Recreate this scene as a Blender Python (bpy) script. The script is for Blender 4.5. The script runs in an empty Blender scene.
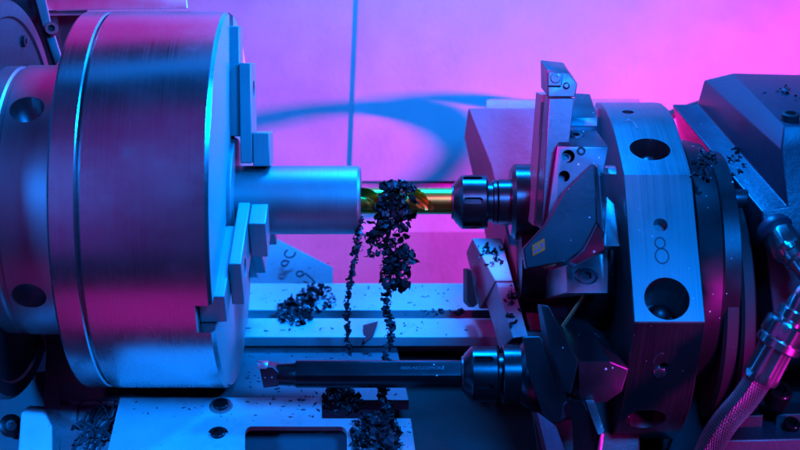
import bpy, bmesh, math, random
from mathutils import Vector, Matrix
random.seed(11)
C = bpy.context.scene.collection
R = math.radians
sin, cos, pi = math.sin, math.cos, math.pi

# ------------------------------------------------------------------ frame
# The machine is laid out in "machine units" (0.66 mm each): x along the spindle,
# y up across the slant bed, z out of the bed towards the operator.
S = 0.00066
D = 1400.0                     # operator's eye to spindle axis, in units
PITCH = R(30)                  # the slant bed leans back by this much
sp_, cp_ = sin(PITCH), cos(PITCH)
def tw(p):
    x, y, z = p
    return Vector((S*x, S*(y*sp_ - z*cp_), 1.15 + S*(y*cp_ + z*sp_)))
def W(px, py, z=0.0):          # a point sighted at (px, py), standing z units in front of the spindle axis
    k = (D - z)/D
    return Vector(((px-400)*k, (225-py)*k, z))

# ------------------------------------------------------------------ camera, world, lights
cam = bpy.data.cameras.new('camera'); camo = bpy.data.objects.new('camera', cam); C.objects.link(camo)
camo.location = tw((0, 0, D)); camo.rotation_euler = (R(90)-PITCH, 0, 0)
cam.sensor_width = 36; cam.lens = 63; cam.clip_start = 0.02; cam.clip_end = 50
cam.dof.use_dof = True; cam.dof.focus_distance = S*(D-30); cam.dof.aperture_fstop = 9
bpy.context.scene.camera = camo
world = bpy.data.worlds.new('World'); bpy.context.scene.world = world; world.use_nodes = True
bg = world.node_tree.nodes['Background']; bg.inputs[0].default_value = (0.05, 0.12, 0.8, 1); bg.inputs[1].default_value = 0.045
BLUE = (0.0, 0.21, 1.0); MAG = (1.0, 0.008, 0.80)
def area(name, pos, target, size, size_y, power, col, spread=180):
    l = bpy.data.lights.new(name, 'AREA'); l.shape = 'RECTANGLE'; l.size = size*S; l.size_y = size_y*S
    l.energy = power; l.color = col; l.spread = R(spread)
    o = bpy.data.objects.new(name, l); C.objects.link(o)
    o.location = tw(pos); d = tw(target) - tw(pos); o.rotation_euler = d.to_track_quat('-Z', 'Y').to_euler()
    return o
MLAMP = (1900, 260, -130)
area('blue_strip_lamp', (70, 760, -40), (40, 0, -100), 240, 90, 9.5, BLUE)
area('blue_chuck_fill', (-330, 700, 215), (-230, 0, 0), 300, 90, 0.055, BLUE)  # added fill that draws the blue band on the chuck barrel
area('blue_key_lamp', (380, 440, 1150), (0, -40, -40), 240, 240, 10.0, BLUE)
area('blue_right_fill', (580, 560, 250), (-170, 60, 0), 120, 120, 0.9, BLUE, 50)  # extra fill, added to turn the chuck face bluer
area('blue_left_fill', (-950, 160, 900), (-310, -215, 0), 160, 160, 0.45, BLUE, 36)  # added to brighten the bottom left corner only
area('magenta_lamp', MLAMP, (160, 90, -425), 6, 30, 5.5, MAG, 26)
area('magenta_hose_lamp', (700, -260, 420), (345, -170, 150), 80, 80, 0.06, MAG, 28)
area('magenta_top_lamp', (-350, 560, -190), (-240, 120, 0), 560, 380, 0.16, MAG)
area('magenta_carriage_fill', (-160, 420, 900), (160, 50, -60), 60, 60, 0.03, MAG, 18)  # narrow beam added to redden the carriage
area('violet_front_fill', (-540, 300, 1350), (-250, 20, 0), 400, 2500, 0.34, (0.46, 0.05, 1.0))  # added dim panel, there for the purple reflection on the chuck barrel
area('magenta_low_fill', (-350, -820, 440), (-260, 0, 0), 300, 420, 0.07, (1.0, 0.02, 0.8))  # invented low panel, gives the lower barrel its magenta reflection
bpy.context.scene.cycles.diffuse_bounces = 0
vs = bpy.context.scene.view_settings
vs.view_transform = 'Standard'; vs.look = 'None'; vs.exposure = 0; vs.gamma = 1; vs.use_curve_mapping = False

# ------------------------------------------------------------------ materials
def mat(name, base, metallic=0.0, rough=0.5, brush=0.0, speck=0.0, grime=0.0, bump=0.0, brush_axis=0, grime_col=(0.02, 0.018, 0.02), gscale=60, coat=0, speck_col=(0.75, 0.78, 0.8)):
    m = bpy.data.materials.new(name); m.use_nodes = True
    nt = m.node_tree; N = nt.nodes; L = nt.links
    b = N['Principled BSDF']
    b.inputs['Metallic'].default_value = metallic; b.inputs['Roughness'].default_value = rough
    b.inputs['Base Color'].default_value = (*base, 1)
    if coat: b.inputs['Coat Weight'].default_value = coat; b.inputs['Coat Roughness'].default_value = 0.12
    tc = N.new('ShaderNodeTexCoord')
    col = None; ro = None; hts = []
    def noise(scale, vec=None, detail=4, rough_=0.6):
        n = N.new('ShaderNodeTexNoise'); n.inputs['Scale'].default_value = scale; n.inputs['Detail'].default_value = detail
        n.inputs['Roughness'].default_value = rough_
        L.new(vec or tc.outputs['Object'], n.inputs['Vector']); return n.outputs['Fac']
    def ramp(fac, a, b_):
        r = N.new('ShaderNodeMapRange'); r.inputs['From Min'].default_value = a; r.inputs['From Max'].default_value = b_
        L.new(fac, r.inputs['Value']); return r.outputs['Result']
    def lerp_col(fac, a, b_):
        x = N.new('ShaderNodeMix'); x.data_type = 'RGBA'; L.new(fac, x.inputs[0])
        for s_, v in ((6, a), (7, b_)):
            if isinstance(v, tuple): x.inputs[s_].default_value = (*v, 1)
            else: L.new(v, x.inputs[s_])
        return x.outputs[2]
    def lerp_val(fac, a, b_):
        x = N.new('ShaderNodeMix'); x.data_type = 'FLOAT'; L.new(fac, x.inputs[0])
        for s_, v in ((2, a), (3, b_)):
            if isinstance(v, (int, float)): x.inputs[s_].default_value = v
            else: L.new(v, x.inputs[s_])
        return x.outputs[0]
    # broad unevenness on everything
    n0 = noise(gscale*0.5); col = lerp_col(ramp(n0, 0.3, 0.75), tuple(c*0.82 for c in base), tuple(min(1, c*1.12) for c in base))
    ro = lerp_val(ramp(n0, 0.25, 0.75), max(0.05, rough-0.07), min(1, rough+0.09))
    if brush:
        mp = N.new('ShaderNodeMapping'); sc = [9, 9, 9]; sc[brush_axis] = 900; mp.inputs['Scale'].default_value = sc
        L.new(tc.outputs['Object'], mp.inputs['Vector'])
        nb = noise(1.0, mp.outputs['Vector'], 5, 0.75)
        ro = lerp_val(ramp(nb, 0.25, 0.8), ro, min(1, rough+0.3*brush))
        col = lerp_col(ramp(nb, 0.3, 0.8), col, tuple(c*(1-0.35*brush) for c in base))
        hts.append((nb, 0.06*brush))
    if grime:
        ng = noise(gscale, None, 8, 0.72); fg = ramp(ng, 0.66-0.22*grime, 0.78)
        fm = N.new('ShaderNodeMath'); fm.operation = 'MULTIPLY'; fm.inputs[1].default_value = min(0.9, grime); L.new(fg, fm.inputs[0])
        col = lerp_col(fm.outputs[0], col, grime_col); ro = lerp_val(fm.outputs[0], ro, 0.8)
    if speck:
        v = N.new('ShaderNodeTexVoronoi'); v.inputs['Scale'].default_value = 190; L.new(tc.outputs['Object'], v.inputs['Vector'])
        nn = noise(45, None, 3); th = N.new('ShaderNodeMath'); th.operation = 'MULTIPLY'; th.inputs[1].default_value = 0.34*speck; L.new(ramp(nn, 0.42, 0.75), th.inputs[0])
        lt = N.new('ShaderNodeMath'); lt.operation = 'LESS_THAN'; L.new(v.outputs['Distance'], lt.inputs[0]); L.new(th.outputs[0], lt.inputs[1])
        col = lerp_col(lt.outputs[0], col, speck_col); ro = lerp_val(lt.outputs[0], ro, 0.3)
        if metallic > 0: L.new(lerp_val(lt.outputs[0], metallic, 0.0), b.inputs['Metallic'])
        hts.append((lt.outputs[0], 0.25))
    if bump: hts.append((noise(1400, None, 3), bump*0.25)); hts.append((noise(260, None, 3), bump*0.6))
    L.new(col, b.inputs['Base Color']); L.new(ro, b.inputs['Roughness'])
    prev = None
    for h, s_ in hts:
        bp = N.new('ShaderNodeBump'); bp.inputs['Strength'].default_value = min(1, s_*2.5); bp.inputs['Distance'].default_value = 0.0006
        L.new(h, bp.inputs['Height'])
        if prev: L.new(prev, bp.inputs['Normal'])
        prev = bp.outputs['Normal']
    if prev: L.new(prev, b.inputs['Normal'])
    return m
M = {
 'wall': mat('painted_sheet', (0.27, 0.27, 0.28), 0.0, 0.42, grime=0.12, bump=0.12, gscale=30, speck=0.22, speck_col=(0.12, 0.1, 0.12)),
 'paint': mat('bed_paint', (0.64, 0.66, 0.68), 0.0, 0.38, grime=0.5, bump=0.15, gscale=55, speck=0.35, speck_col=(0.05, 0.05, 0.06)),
 'paintdim': mat('dimmed_paint', (0.14, 0.145, 0.16), 0.0, 0.5, grime=0.4, bump=0.2, gscale=70),  # bed paint darkened for dim light on apron and in the pocket
 'stained': mat('stained_paint', (0.45, 0.45, 0.47), 0.0, 0.5, grime=1.0, bump=0.3, gscale=75, grime_col=(0.16, 0.05, 0.03)),
 'ground': mat('ground_steel', (0.62, 0.62, 0.63), 1.0, 0.3, brush=0.5, grime=0.3, gscale=60),
 'chuck': mat('chuck_steel', (0.62, 0.61, 0.62), 1.0, 0.235, brush=0.25, gscale=45, grime=0.12),
 'jaw': mat('jaw_steel', (0.36, 0.36, 0.37), 0.6, 0.42, brush=0.5, speck=0.15),
 'spindle': mat('spindle_steel', (0.5, 0.49, 0.5), 1.0, 0.34, brush=0.4, gscale=10),
 'work': mat('turned_bar', (0.36, 0.36, 0.37), 0.9, 0.4, brush=0.5, gscale=40),
 'turret': mat('turret_steel', (0.22, 0.22, 0.23), 1.0, 0.31, brush=0.7, speck=0.35, gscale=25),
 'black': mat('black_oxide', (0.03, 0.03, 0.033), 0.85, 0.32, speck=0.35, bump=0.05),
 'blackclean': mat('black_oxide_clean', (0.07, 0.07, 0.075), 0.9, 0.26, bump=0.03),
 'tool': mat('tool_steel', (0.115, 0.115, 0.13), 0.95, 0.36, speck=0.55, bump=0.06),
 'tooldark': mat('tool_steel_dark', (0.055, 0.055, 0.06), 0.9, 0.38, speck=0.5, bump=0.06),
 'bright': mat('bright_steel', (0.72, 0.72, 0.73), 1.0, 0.24, brush=0.3, speck=0.1),
 'cast': mat('tinted_casting_paint', (0.38, 0.13, 0.19), 0.0, 0.45, grime=0.35, bump=0.35, gscale=90, speck=0.35, speck_col=(0.3, 0.35, 0.4)),  # reddened base stands in for magenta light on the casting
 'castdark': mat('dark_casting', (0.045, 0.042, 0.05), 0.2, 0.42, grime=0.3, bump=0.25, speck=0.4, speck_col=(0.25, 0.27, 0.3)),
 'house': mat('housing_paint', (0.06, 0.04, 0.06), 0.1, 0.36, grime=0.15, bump=0.18, speck=0.4, speck_col=(0.3, 0.33, 0.36)),
 'gold': mat('tin_coating', (1.0, 0.36, 0.05), 1.0, 0.33, brush=0.1),
 'chip': mat('chip_steel', (0.07, 0.075, 0.09), 0.25, 0.5, bump=0.25),
 'chip2': mat('chip_steel_pale', (0.17, 0.175, 0.19), 0.4, 0.48, bump=0.25),
 'rubber': mat('black_rubber', (0.018, 0.018, 0.02), 0.0, 0.6, speck=0.25, speck_col=(0.15, 0.17, 0.2)),
 'pit': mat('oily_sump', (0.022, 0.018, 0.016), 0.0, 0.85, grime=0.8, bump=0.6, gscale=110),
 'orange': mat('orange_print', (1.0, 0.17, 0.0), 0.0, 0.5),
 'red': mat('red_paint', (0.4, 0.02, 0.03), 0.0, 0.8),
 'chuckface': mat('chuck_face', (0.42, 0.42, 0.43), 0.3, 0.5, brush=0.2, gscale=8),
 'print': mat('pale_print', (0.13, 0.14, 0.16), 0.0, 0.5),
 'ink': mat('logo_ink', (0.05, 0.08, 0.3), 0.0, 0.5),
 'engrave': mat('engraved_line', (0.05, 0.05, 0.055), 0.6, 0.5),
 'brass': mat('brass', (0.6, 0.45, 0.2), 1.0, 0.35, grime=0.4),
 'cable': mat('cable_sheath', (0.05, 0.05, 0.06), 0.0, 0.45),
 'zinc': mat('zinc_plated', (0.72, 0.71, 0.7), 1.0, 0.2, brush=0.1),
}
def braid_mat():
    m = bpy.data.materials.new('braided_steel'); m.use_nodes = True; nt = m.node_tree; N = nt.nodes; L = nt.links
    b = N['Principled BSDF']; b.inputs['Metallic'].default_value = 1; b.inputs['Roughness'].default_value = 0.33
    uv = N.new('ShaderNodeTexCoord'); hs = []
    for sgn in (1, -1):
        mp = N.new('ShaderNodeMapping'); mp.inputs['Rotation'].default_value = (0, 0, 0)
        sx = N.new('ShaderNodeSeparateXYZ'); L.new(uv.outputs['UV'], sx.inputs[0])
        a = N.new('ShaderNodeMath'); a.operation = 'MULTIPLY_ADD'; L.new(sx.outputs[1], a.inputs[0]); a.inputs[1].default_value = sgn*70.0
        u = N.new('ShaderNodeMath'); u.operation = 'MULTIPLY'; u.inputs[1].default_value = 34.0; L.new(sx.outputs[0], u.inputs[0]); L.new(u.outputs[0], a.inputs[2])
        s = N.new('ShaderNodeMath'); s.operation = 'MULTIPLY'; s.inputs[1].default_value = 2*pi; L.new(a.outputs[0], s.inputs[0])
        c = N.new('ShaderNodeMath'); c.operation = 'SINE'; L.new(s.outputs[0], c.inputs[0]); hs.append(c.outputs[0])
    mx = N.new('ShaderNodeMath'); mx.operation = 'MAXIMUM'; L.new(hs[0], mx.inputs[0]); L.new(hs[1], mx.inputs[1])
    bp = N.new('ShaderNodeBump'); bp.inputs['Strength'].default_value = 0.9; bp.inputs['Distance'].default_value = 0.0009; L.new(mx.outputs[0], bp.inputs['Height'])
    L.new(bp.outputs[0], b.inputs['Normal'])
    mr = N.new('ShaderNodeMapRange'); mr.inputs['From Min'].default_value = -0.6; mr.inputs['From Max'].default_value = 0.6; L.new(mx.outputs[0], mr.inputs['Value'])
    cx = N.new('ShaderNodeMix'); cx.data_type = 'RGBA'; L.new(mr.outputs[0], cx.inputs[0]); cx.inputs[6].default_value = (0.08, 0.08, 0.09, 1); cx.inputs[7].default_value = (0.8, 0.8, 0.82, 1)
    L.new(cx.outputs[2], b.inputs['Base Color'])
    return m
M['braid'] = braid_mat()

# ------------------------------------------------------------------ geometry helpers
def basis(axis):
    a = Vector(axis).normalized(); t = Vector((0, 1, 0)) if abs(a.y) < 0.9 else Vector((0, 0, 1))
    u = (t - a*t.dot(a)).normalized(); v = a.cross(u); return a, u, v
class G:
    def __init__(self): self.v = []; self.f = []; self.uv = None
    def add(self, vs, fs):
        o = len(self.v); self.v += [Vector(p) for p in vs]; self.f += [tuple(o+i for i in f) for f in fs]; return self
    def loft(self, a, b):                      # two matching outlines of (px, py, z) points
        return self.solid([W(*p) for p in a], [W(*p) for p in b])
    def solid(self, a, b):
        n = len(a)
        fs = [tuple(range(n)), tuple(range(2*n-1, n-1, -1))] + [(i, n+i, n+(i+1) % n, (i+1) % n) for i in range(n)]
        return self.add(list(a)+list(b), fs)
    def plate(self, pts, z, depth):            # outline sighted at depth z, extruded straight back
        a = [W(px, py, z) for px, py in pts]; return self.solid(a, [p - Vector((0, 0, depth)) for p in a])
    def slab(self, a, thick):                  # outline of (px,py,z) points, thickened against its normal
        a = [W(*p) for p in a]; n = (a[1]-a[0]).cross(a[2]-a[0]).normalized()
        if n.z < 0: n = -n
        return self.solid(a, [p - n*thick for p in a])
    def xprism(self, prof, x0, x1):            # profile of (y, z) machine coordinates run along the spindle direction
        return self.solid([(x0, y, z) for y, z in prof], [(x1, y, z) for y, z in prof])
    def box(self, c, h):
        c = Vector(c); h = Vector(h)
        a = [c+Vector((sx*h.x, sy*h.y, h.z)) for sx, sy in ((-1,-1),(1,-1),(1,1),(-1,1))]
        return self.solid(a, [p-Vector((0,0,2*h.z)) for p in a])
    def rev(self, o, axis, prof, seg=48, rfun=None, caps=True):
        a, u, v = basis(axis); o = Vector(o); vs = []; n = len(prof)
        for j, (t, r) in enumerate(prof):
            for i in range(seg):
                th = 2*pi*i/seg; rr = rfun(j, th, r) if rfun else r
                vs.append(o + a*t + (u*cos(th)+v*sin(th))*rr)
        fs = [(j*seg+i, j*seg+(i+1) % seg, (j+1)*seg+(i+1) % seg, (j+1)*seg+i) for j in range(n-1) for i in range(seg)]
        if caps: fs += [tuple(range(seg-1, -1, -1)), tuple(range((n-1)*seg, n*seg))]
        return self.add(vs, fs)
    def tube(self, pts, r, seg=12, caps=True):
        pts = [Vector(p) for p in pts]; n = len(pts); vs = []; up = None; o = len(self.v); uvs = []; ln = 0
        for j, p in enumerate(pts):
            d = (pts[min(j+1, n-1)]-pts[max(j-1, 0)]).normalized()
            if up is None: _, up, _ = basis(d)
            up = (up - d*up.dot(d)).normalized(); w = d.cross(up)
            rr = r[j] if isinstance(r, (list, tuple)) else r
            if j: ln += (p-pts[j-1]).length
            for i in range(seg):
                th = 2*pi*i/seg; vs.append(p+(up*cos(th)+w*sin(th))*rr); uvs.append((i/seg, ln/400))
        fs = [(j*seg+i, j*seg+(i+1) % seg, (j+1)*seg+(i+1) % seg, (j+1)*seg+i) for j in range(n-1) for i in range(seg)]
        if caps: fs += [tuple(range(seg-1, -1, -1)), tuple(range((n-1)*seg, n*seg))]
        self.tubeuv = (uvs, seg)
        return self.add(vs, fs)
    def mesh(self, bevel=0, segs=2, ang=35):
        bm = bmesh.new()
        vs = [bm.verts.new(tw(p)) for p in self.v]
        for f in self.f:
            try: bm.faces.new([vs[i] for i in f])
            except ValueError: pass
        bmesh.ops.recalc_face_normals(bm, faces=bm.faces)
        if bevel:
            es = [e for e in bm.edges if len(e.link_faces) == 2 and e.calc_face_angle(0) > R(ang)]
            bmesh.ops.bevel(bm, geom=es, offset=bevel*S, segments=segs, affect='EDGES', profile=0.5, clamp_overlap=True)
        me = bpy.data.meshes.new('m'); bm.to_mesh(me); bm.free(); return me
def put(o, label=None, cat=None, group=None, kind=None):
    if label: o['label'] = label
    if cat: o['category'] = cat
    if group: o['group'] = group
    if kind: o['kind'] = kind
    return o
def thing(name, label, cat, pos, group=None):
    o = bpy.data.objects.new(name, None); C.objects.link(o); o.location = tw(pos); o.empty_display_size = 0.02
    return put(o, label, cat, group)
def wloc(o):
    l = Vector((0, 0, 0))
    while o: l = l + o.location; o = o.parent
    return l
def finish(name, me, m, parent=None, smooth=40):
    me.name = name; n = len(me.vertices)
    c = sum((v.co for v in me.vertices), Vector())/max(1, n)
    for v in me.vertices: v.co -= c
    me.materials.clear(); me.materials.append(M[m])
    if smooth:
        me.polygons.foreach_set('use_smooth', [True]*len(me.polygons)); me.set_sharp_from_angle(angle=R(smooth))
    o = bpy.data.objects.new(name, me); C.objects.link(o)
    if parent: o.parent = parent; o.location = c - wloc(parent)
    else: o.location = c
    return o
def boolean(me, cutters):
    tmp = bpy.data.objects.new('tmp', me); C.objects.link(tmp); cs = []
    for cm in cutters:
        co = bpy.data.objects.new('cut', cm); C.objects.link(co); cs.append(co)
        md = tmp.modifiers.new('b', 'BOOLEAN'); md.object = co; md.operation = 'DIFFERENCE'; md.solver = 'EXACT'
    dg = bpy.context.evaluated_depsgraph_get(); out = bpy.data.meshes.new_from_object(tmp.evaluated_get(dg))
    for o in cs+[tmp]: bpy.data.objects.remove(o, do_unlink=True)
    return out
def ob(name, g, m, parent=None, bevel=0, segs=2, smooth=40, cut=None):
    if bevel and smooth == 40: smooth = 20
    me = g.mesh(bevel, segs)
    if cut: me = boolean(me, [c.mesh() for c in cut])
    return finish(name, me, m, parent, smooth)
def dup(o, parent=None):
    c = o.copy(); C.objects.link(c); c.parent = parent; return c
def hexr(th, r):
    t = (th % (pi/3)) - pi/6; return r*cos(pi/6)/cos(t)
def cap_screw(name, pos, nrm, r, h, parent, m='black', soc=0.52):
    g = G(); prof = [(-h*0.4, r), (h*0.85, r), (h, r*0.9), (h, r*0.55), (h*0.25, r*0.52), (h*0.25, 0.01)]
    g.rev(pos, nrm, prof, 24, lambda j, th, q: hexr(th, r*soc*1.1) if j in (3, 4) else q)
    return ob(name, g, m, parent, smooth=30)

# ================================================================== SETTING
def struct(name, g, m, **k):
    return put(ob(name, g, m, **k), kind='structure')
# back wall: two folded sheets meeting at a stepped joint, a recessed strip and a sloping foot below
wl = struct('back_wall', G().loft([(-300, -1000, -400), (400, -1000, -400), (351, 182, -400), (-300, 182, -400)], [(-300, -1000, -412), (400, -1000, -412), (351, 182, -412), (-300, 182, -412)]), 'wall')
wr = struct('back_wall', G().loft([(398, -1000, -399.1), (1300, -1000, -399.1), (1300, 181, -399.1), (351, 181, -399.1)], [(399, -1000, -399.7), (1300, -1000, -399.7), (1300, 181, -399.7), (352, 181, -399.7)]), 'wall', smooth=0)
struct('back_wall', G().loft([(-90, 180, -404), (900, 180, -404), (900, 234, -398), (-90, 234, -399.1)], [(-90, 180, -416), (900, 180, -416), (900, 234, -416), (-90, 234, -416)]), 'wall')
struct('back_wall', G().loft([(-90, 232, -394), (900, 232, -394), (900, 320, -412), (-90, 320, -412)], [(-90, 232, -416), (900, 232, -416), (900, 320, -425), (-90, 320, -425)]), 'wall')

# ================================================================== BED
def P(py, z): p = W(400, py, z); return (p.y, p.z)
bed = thing('lathe_bed', 'pale painted lathe bed with two horizontal ways under the workpiece', 'lathe bed', W(400, 420, -120))
ob('way', G().xprism([P(283, -225), P(310, -168), P(316, -172), P(330, -175), P(330, -260)], -420, 260), 'paint', bed, bevel=1.2)
ob('way', G().xprism([P(318, -138), P(337, -100), P(346, -106), P(352, -150), P(340, -165)], -420, 260), 'paint', bed, bevel=1.2)
ob('slot_floor', G().xprism([P(322, -200), P(334, -130), P(345, -130), P(345, -230)], -420, 260), 'castdark', bed)
ob('front_apron', G().loft([(60, 344, -118), (396, 344, -118), (409, 400, -20), (60, 400, -20)], [(60, 352, -135), (396, 352, -135), (409, 410, -40), (60, 410, -40)]), 'paintdim', bed, bevel=1)
ob('sump_tray', G().loft([(380, 340, -170), (820, 340, -170), (820, 480, 0), (380, 480, 0)], [(380, 352, -190), (820, 352, -190), (820, 490, -30), (380, 490, -30)]), 'pit', bed)
# cover panel in the foreground, with a rounded pocket
cov = thing('bed_cover', 'pale painted cover panel with rounded pocket at the bottom edge', 'cover panel', W(250, 440, 20))
def rrect(x0, y0, x1, y1, r, n=5):
    out = []
    for cx, cy, a0 in ((x1-r, y0+r, -90), (x1-r, y1-r, 0), (x0+r, y1-r, 90), (x0+r, y0+r, 180)):
        for k in range(n+1):
            a = R(a0+90*k/n); out.append((cx+r*cos(a), cy+r*sin(a)))
    return out
zc = lambda py: -12+(py-397)*1.15
panel = G().loft([(x, y, zc(y)) for x, y in ((120, 397), (322, 397), (322, 418), (411, 418), (422, 500), (96, 500))],
                 [(x, y+8, zc(y)-16) for x, y in ((120, 397), (322, 397), (322, 418), (411, 418), (422, 500), (96, 500))])
rr_ = rrect(245, 427, 347, 480, 7)
pk = G().loft([(x, y-3, zc(y)+12) for x, y in rr_], [(x, y+8, zc(y)-40) for x, y in rr_])
ob('panel', panel, 'paint', cov, bevel=1.5, cut=[pk])
ob('pocket_floor', G().loft([(240, 425, -14), (352, 425, -14), (352, 500, 40), (240, 500, 40)], [(240, 430, -22), (352, 430, -22), (352, 505, 30), (240, 505, 30)]), 'paintdim', cov)
cn = (W(200, 397, zc(397))-W(200, 440, zc(440))).cross(Vector((-1, 0, 0))).normalized()
if cn.z < 0: cn = -cn
for bx, by, s_ in ((221, 406.5, 9.5), (218, 435, 9)):
    p = W(bx, by, zc(by))
    sc = thing('cover_screw', 'socket head screw in a ringed washer on the pale cover panel' if s_ > 9.2 else 'lower dark socket head screw on the pale cover panel', 'screw', p, 'screws in the cover panel')
    ob('washer', G().rev(p, cn, [(-1, s_*1.25), (1.0, s_*1.25), (1.6, s_*1.1), (1.6, 0.01)], 32), 'tooldark' if s_ < 9.2 else 'ground', sc)
    cap_screw('head', p+cn*1.5, cn, s_*0.8, 3.5, sc)

# ================================================================== HEADSTOCK (left edge)
AX = 25.0
head = thing('headstock', 'dark headstock front with round flange behind the spindle', 'headstock', (-420, -150, -60))
ob('flange', G().rev((-383, AX, 0), (1, 0, 0), [(-40, 198), (-3, 198), (0, 195), (0, 182), (-2.5, 180), (-2.5, 60)], 96), 'castdark', head)
for a in (62, 100, 125, -52, -66, -95, -120, 150, -150):
    ob('flange_screw', G().rev((-385.5, AX+165*sin(R(a)), 165*cos(R(a))), (1, 0, 0), [(-2, 6), (3.5, 6), (4, 5), (4, 3), (1.5, 2.8), (1.5, 0.01)], 16), 'tooldark', head)
ob('face_plate', G().loft([(-70, -60, -175), (45, -60, -175), (66, 70, -175), (66, 340, -175), (-70, 340, -175)], [(-70, -60, -260), (45, -60, -260), (66, 70, -260), (66, 340, -260), (-70, 340, -260)]), 'castdark', head)
guard = thing('headstock_guard', 'lilac painted guard sheet at the bottom left corner', 'guard sheet', W(20, 445, -60))
ob('sheet', G().loft([(-60, 380, -130), (58, 370, -130), (76, 500, -20), (-60, 500, -20)], [(-60, 385, -145), (58, 375, -145), (76, 505, -35), (-60, 505, -35)]), 'wall', guard, bevel=1)
sp = W(9, 427, -62)
sc = thing('guard_screw', 'round headed screw on the lilac guard sheet at bottom left', 'screw', sp)
ob('washer', G().rev(sp-Vector((0,0,6)), (0.4, 0.35, 1), [(0, 12), (5, 12), (6.5, 10), (6.5, 0.01)], 28), 'tooldark', sc)
cap_screw('head', sp+Vector((2, 1, 1)), (0.4, 0.35, 1), 6, 5, sc, 'tool')
colm = thing('stained_bracket', 'rust stained upright plate between headstock and chuck, low left', 'bracket', W(62, 445, -90))
ob('plate', G().loft([(47, 330, -95), (70, 330, -95), (78, 395, -40), (73, 500, 45), (40, 500, 45)], [(47, 332, -115), (70, 332, -115), (78, 397, -60), (73, 502, 25), (40, 502, 25)]), 'stained', colm, bevel=1.5)
blk = put(ob('plastic_block', G().loft([(21, 411, 20), (46, 413, 20), (53, 426, 30), (54, 500, 60), (14, 500, 60)], [(27, 405, -50), (45, 406, -50), (50, 418, -40), (50, 500, -10), (22, 500, -10)]), 'paint', bevel=4, segs=4), 'smooth pale block standing in front of the guard sheet at bottom left', 'block')
put(ob('side_panel', G().loft([(76, 383, -52), (119, 383, -52), (119, 402, -22), (70, 402, -22)], [(76, 384, -72), (119, 384, -72), (119, 410, -42), (70, 410, -42)]), 'paint', bevel=1), 'small bright panel peeking out under the chuck', 'panel')
put(ob('cable_tray', G().loft([(60, 402, -40), (119, 402, -40), (112, 500, 55), (60, 500, 55)], [(60, 407, -60), (119, 407, -60), (112, 505, 35), (60, 505, 35)]), 'stained'), 'stained tray floor holding the tangle of cables', 'tray')
tang = thing('cable_tangle', 'tangle of thin dark cables in the tray under the chuck', 'cables', W(95, 440, -60))
for i in range(16):
    x0, y0 = random.uniform(72, 92), random.uniform(418, 458); x1, y1 = random.uniform(98, 116), random.uniform(402, 440)
    pts = []
    for k in range(9):
        t = k/8; px = x0+(x1-x0)*t; py = y0+(y1-y0)*t + sin(t*pi)*random.uniform(-6, 7)
        pts.append(W(px, py, -40+(py-402)*1.0+random.uniform(3, 10)))
    ob('cable', G().tube(pts, random.uniform(1.0, 1.9), 8), 'cable', tang)
ob('cable', G().tube([W(px, py, -22+(py-400)*1.0) for px, py in ((78, 405), (84, 400.5), (92, 399), (100, 402), (106, 410), (109, 420), (114, 405), (116, 398))], 0.9, 8), 'cable', tang)
# rail and strut at top left
rail = thing('guard_rail', 'bright steel rail running above the chuck at the top edge', 'rail', W(115, 4, -180))
ob('bar', G().loft([(44, -6, -180), (186, -8, -180), (188, 8.5, -165), (44, 10.5, -165)], [(44, -8, -215), (182, -10, -215), (182, 6, -215), (44, 8, -215)]), 'ground', rail, bevel=1)
ob('upper_plate', G().plate([(38, -40), (190, -40), (187, -7), (40, -5)], -190, 14), 'castdark', rail)
ob('lower_lip', G().loft([(46, 11.5, -172), (88, 10.5, -172), (84, 15, -165), (48, 15.5, -165)], [(46, 11, -196), (88, 10, -196), (84, 15, -196), (48, 15, -196)]), 'ground', rail, bevel=.6)
ob('speckled_web', G().plate([(42, 14), (118, 12), (118, 130), (42, 130)], -205, 10), 'castdark', rail)
strut = thing('rail_strut', 'slanted painted strut with a black bolt left of the chuck', 'strut', W(58, 60, -150))
ob('arm', G().loft([(33, -10, -150), (44, -10, -150), (51, 22, -145), (63, 60, -140), (56, 66, -140), (44, 30, -145)], [(30, -10, -172), (41, -10, -172), (48, 22, -168), (60, 60, -162), (53, 66, -162), (41, 30, -168)]), 'wall', strut, bevel=1)
cap_screw('bolt', W(50.5, 30, -140), (0.35, 0.1, 1), 7.5, 9, strut, 'rubber')

# ================================================================== CHUCK
CR = 186.5
chuck = thing('lathe_chuck', 'large round steel lathe chuck gripping the workpiece', 'chuck', (-230, AX-CR, 0))
body = G().rev((0, AX, 0), (1, 0, 0), [(-279.5, 120), (-279.5, CR-1.5), (-278, CR), (-170, CR), (-166.5, CR-3), (-166.5, 36)], 180)
body_cut = []
JA = (84, -36, 204)
def radial(a): return Vector((0, sin(R(a)), cos(R(a))))
def tang_(a): return Vector((0, cos(R(a)), -sin(R(a))))
def jawbox(a, x0, x1, r0, r1, hw):
    n, t = radial(a), tang_(a); o = Vector((0, AX, 0)); A = []
    for x in (x0, x1):
        A.append([o+Vector((x, 0, 0))+n*r+t*s for r, s in ((r0, -hw), (r1, -hw), (r1, hw), (r0, hw))])
    return G().solid(A[0], A[1])
cb = ob('body', body, 'chuck', chuck, smooth=30, cut=[jawbox(a, -182, -160, 60, 200, 15.5) for a in JA])
cb.data.materials.append(M['chuckface'])
for pg in cb.data.polygons:
    if pg.normal.x > 0.9: pg.material_index = 1
ob('back_plate', G().rev((0, AX, 0), (1, 0, 0), [(-307, 100), (-307, CR-2), (-305, CR-0.5), (-283.5, CR-0.5), (-282, CR-2), (-282, CR-8), (-279, CR-8), (-279, 100)], 180), 'chuck', chuck, smooth=30)
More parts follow.
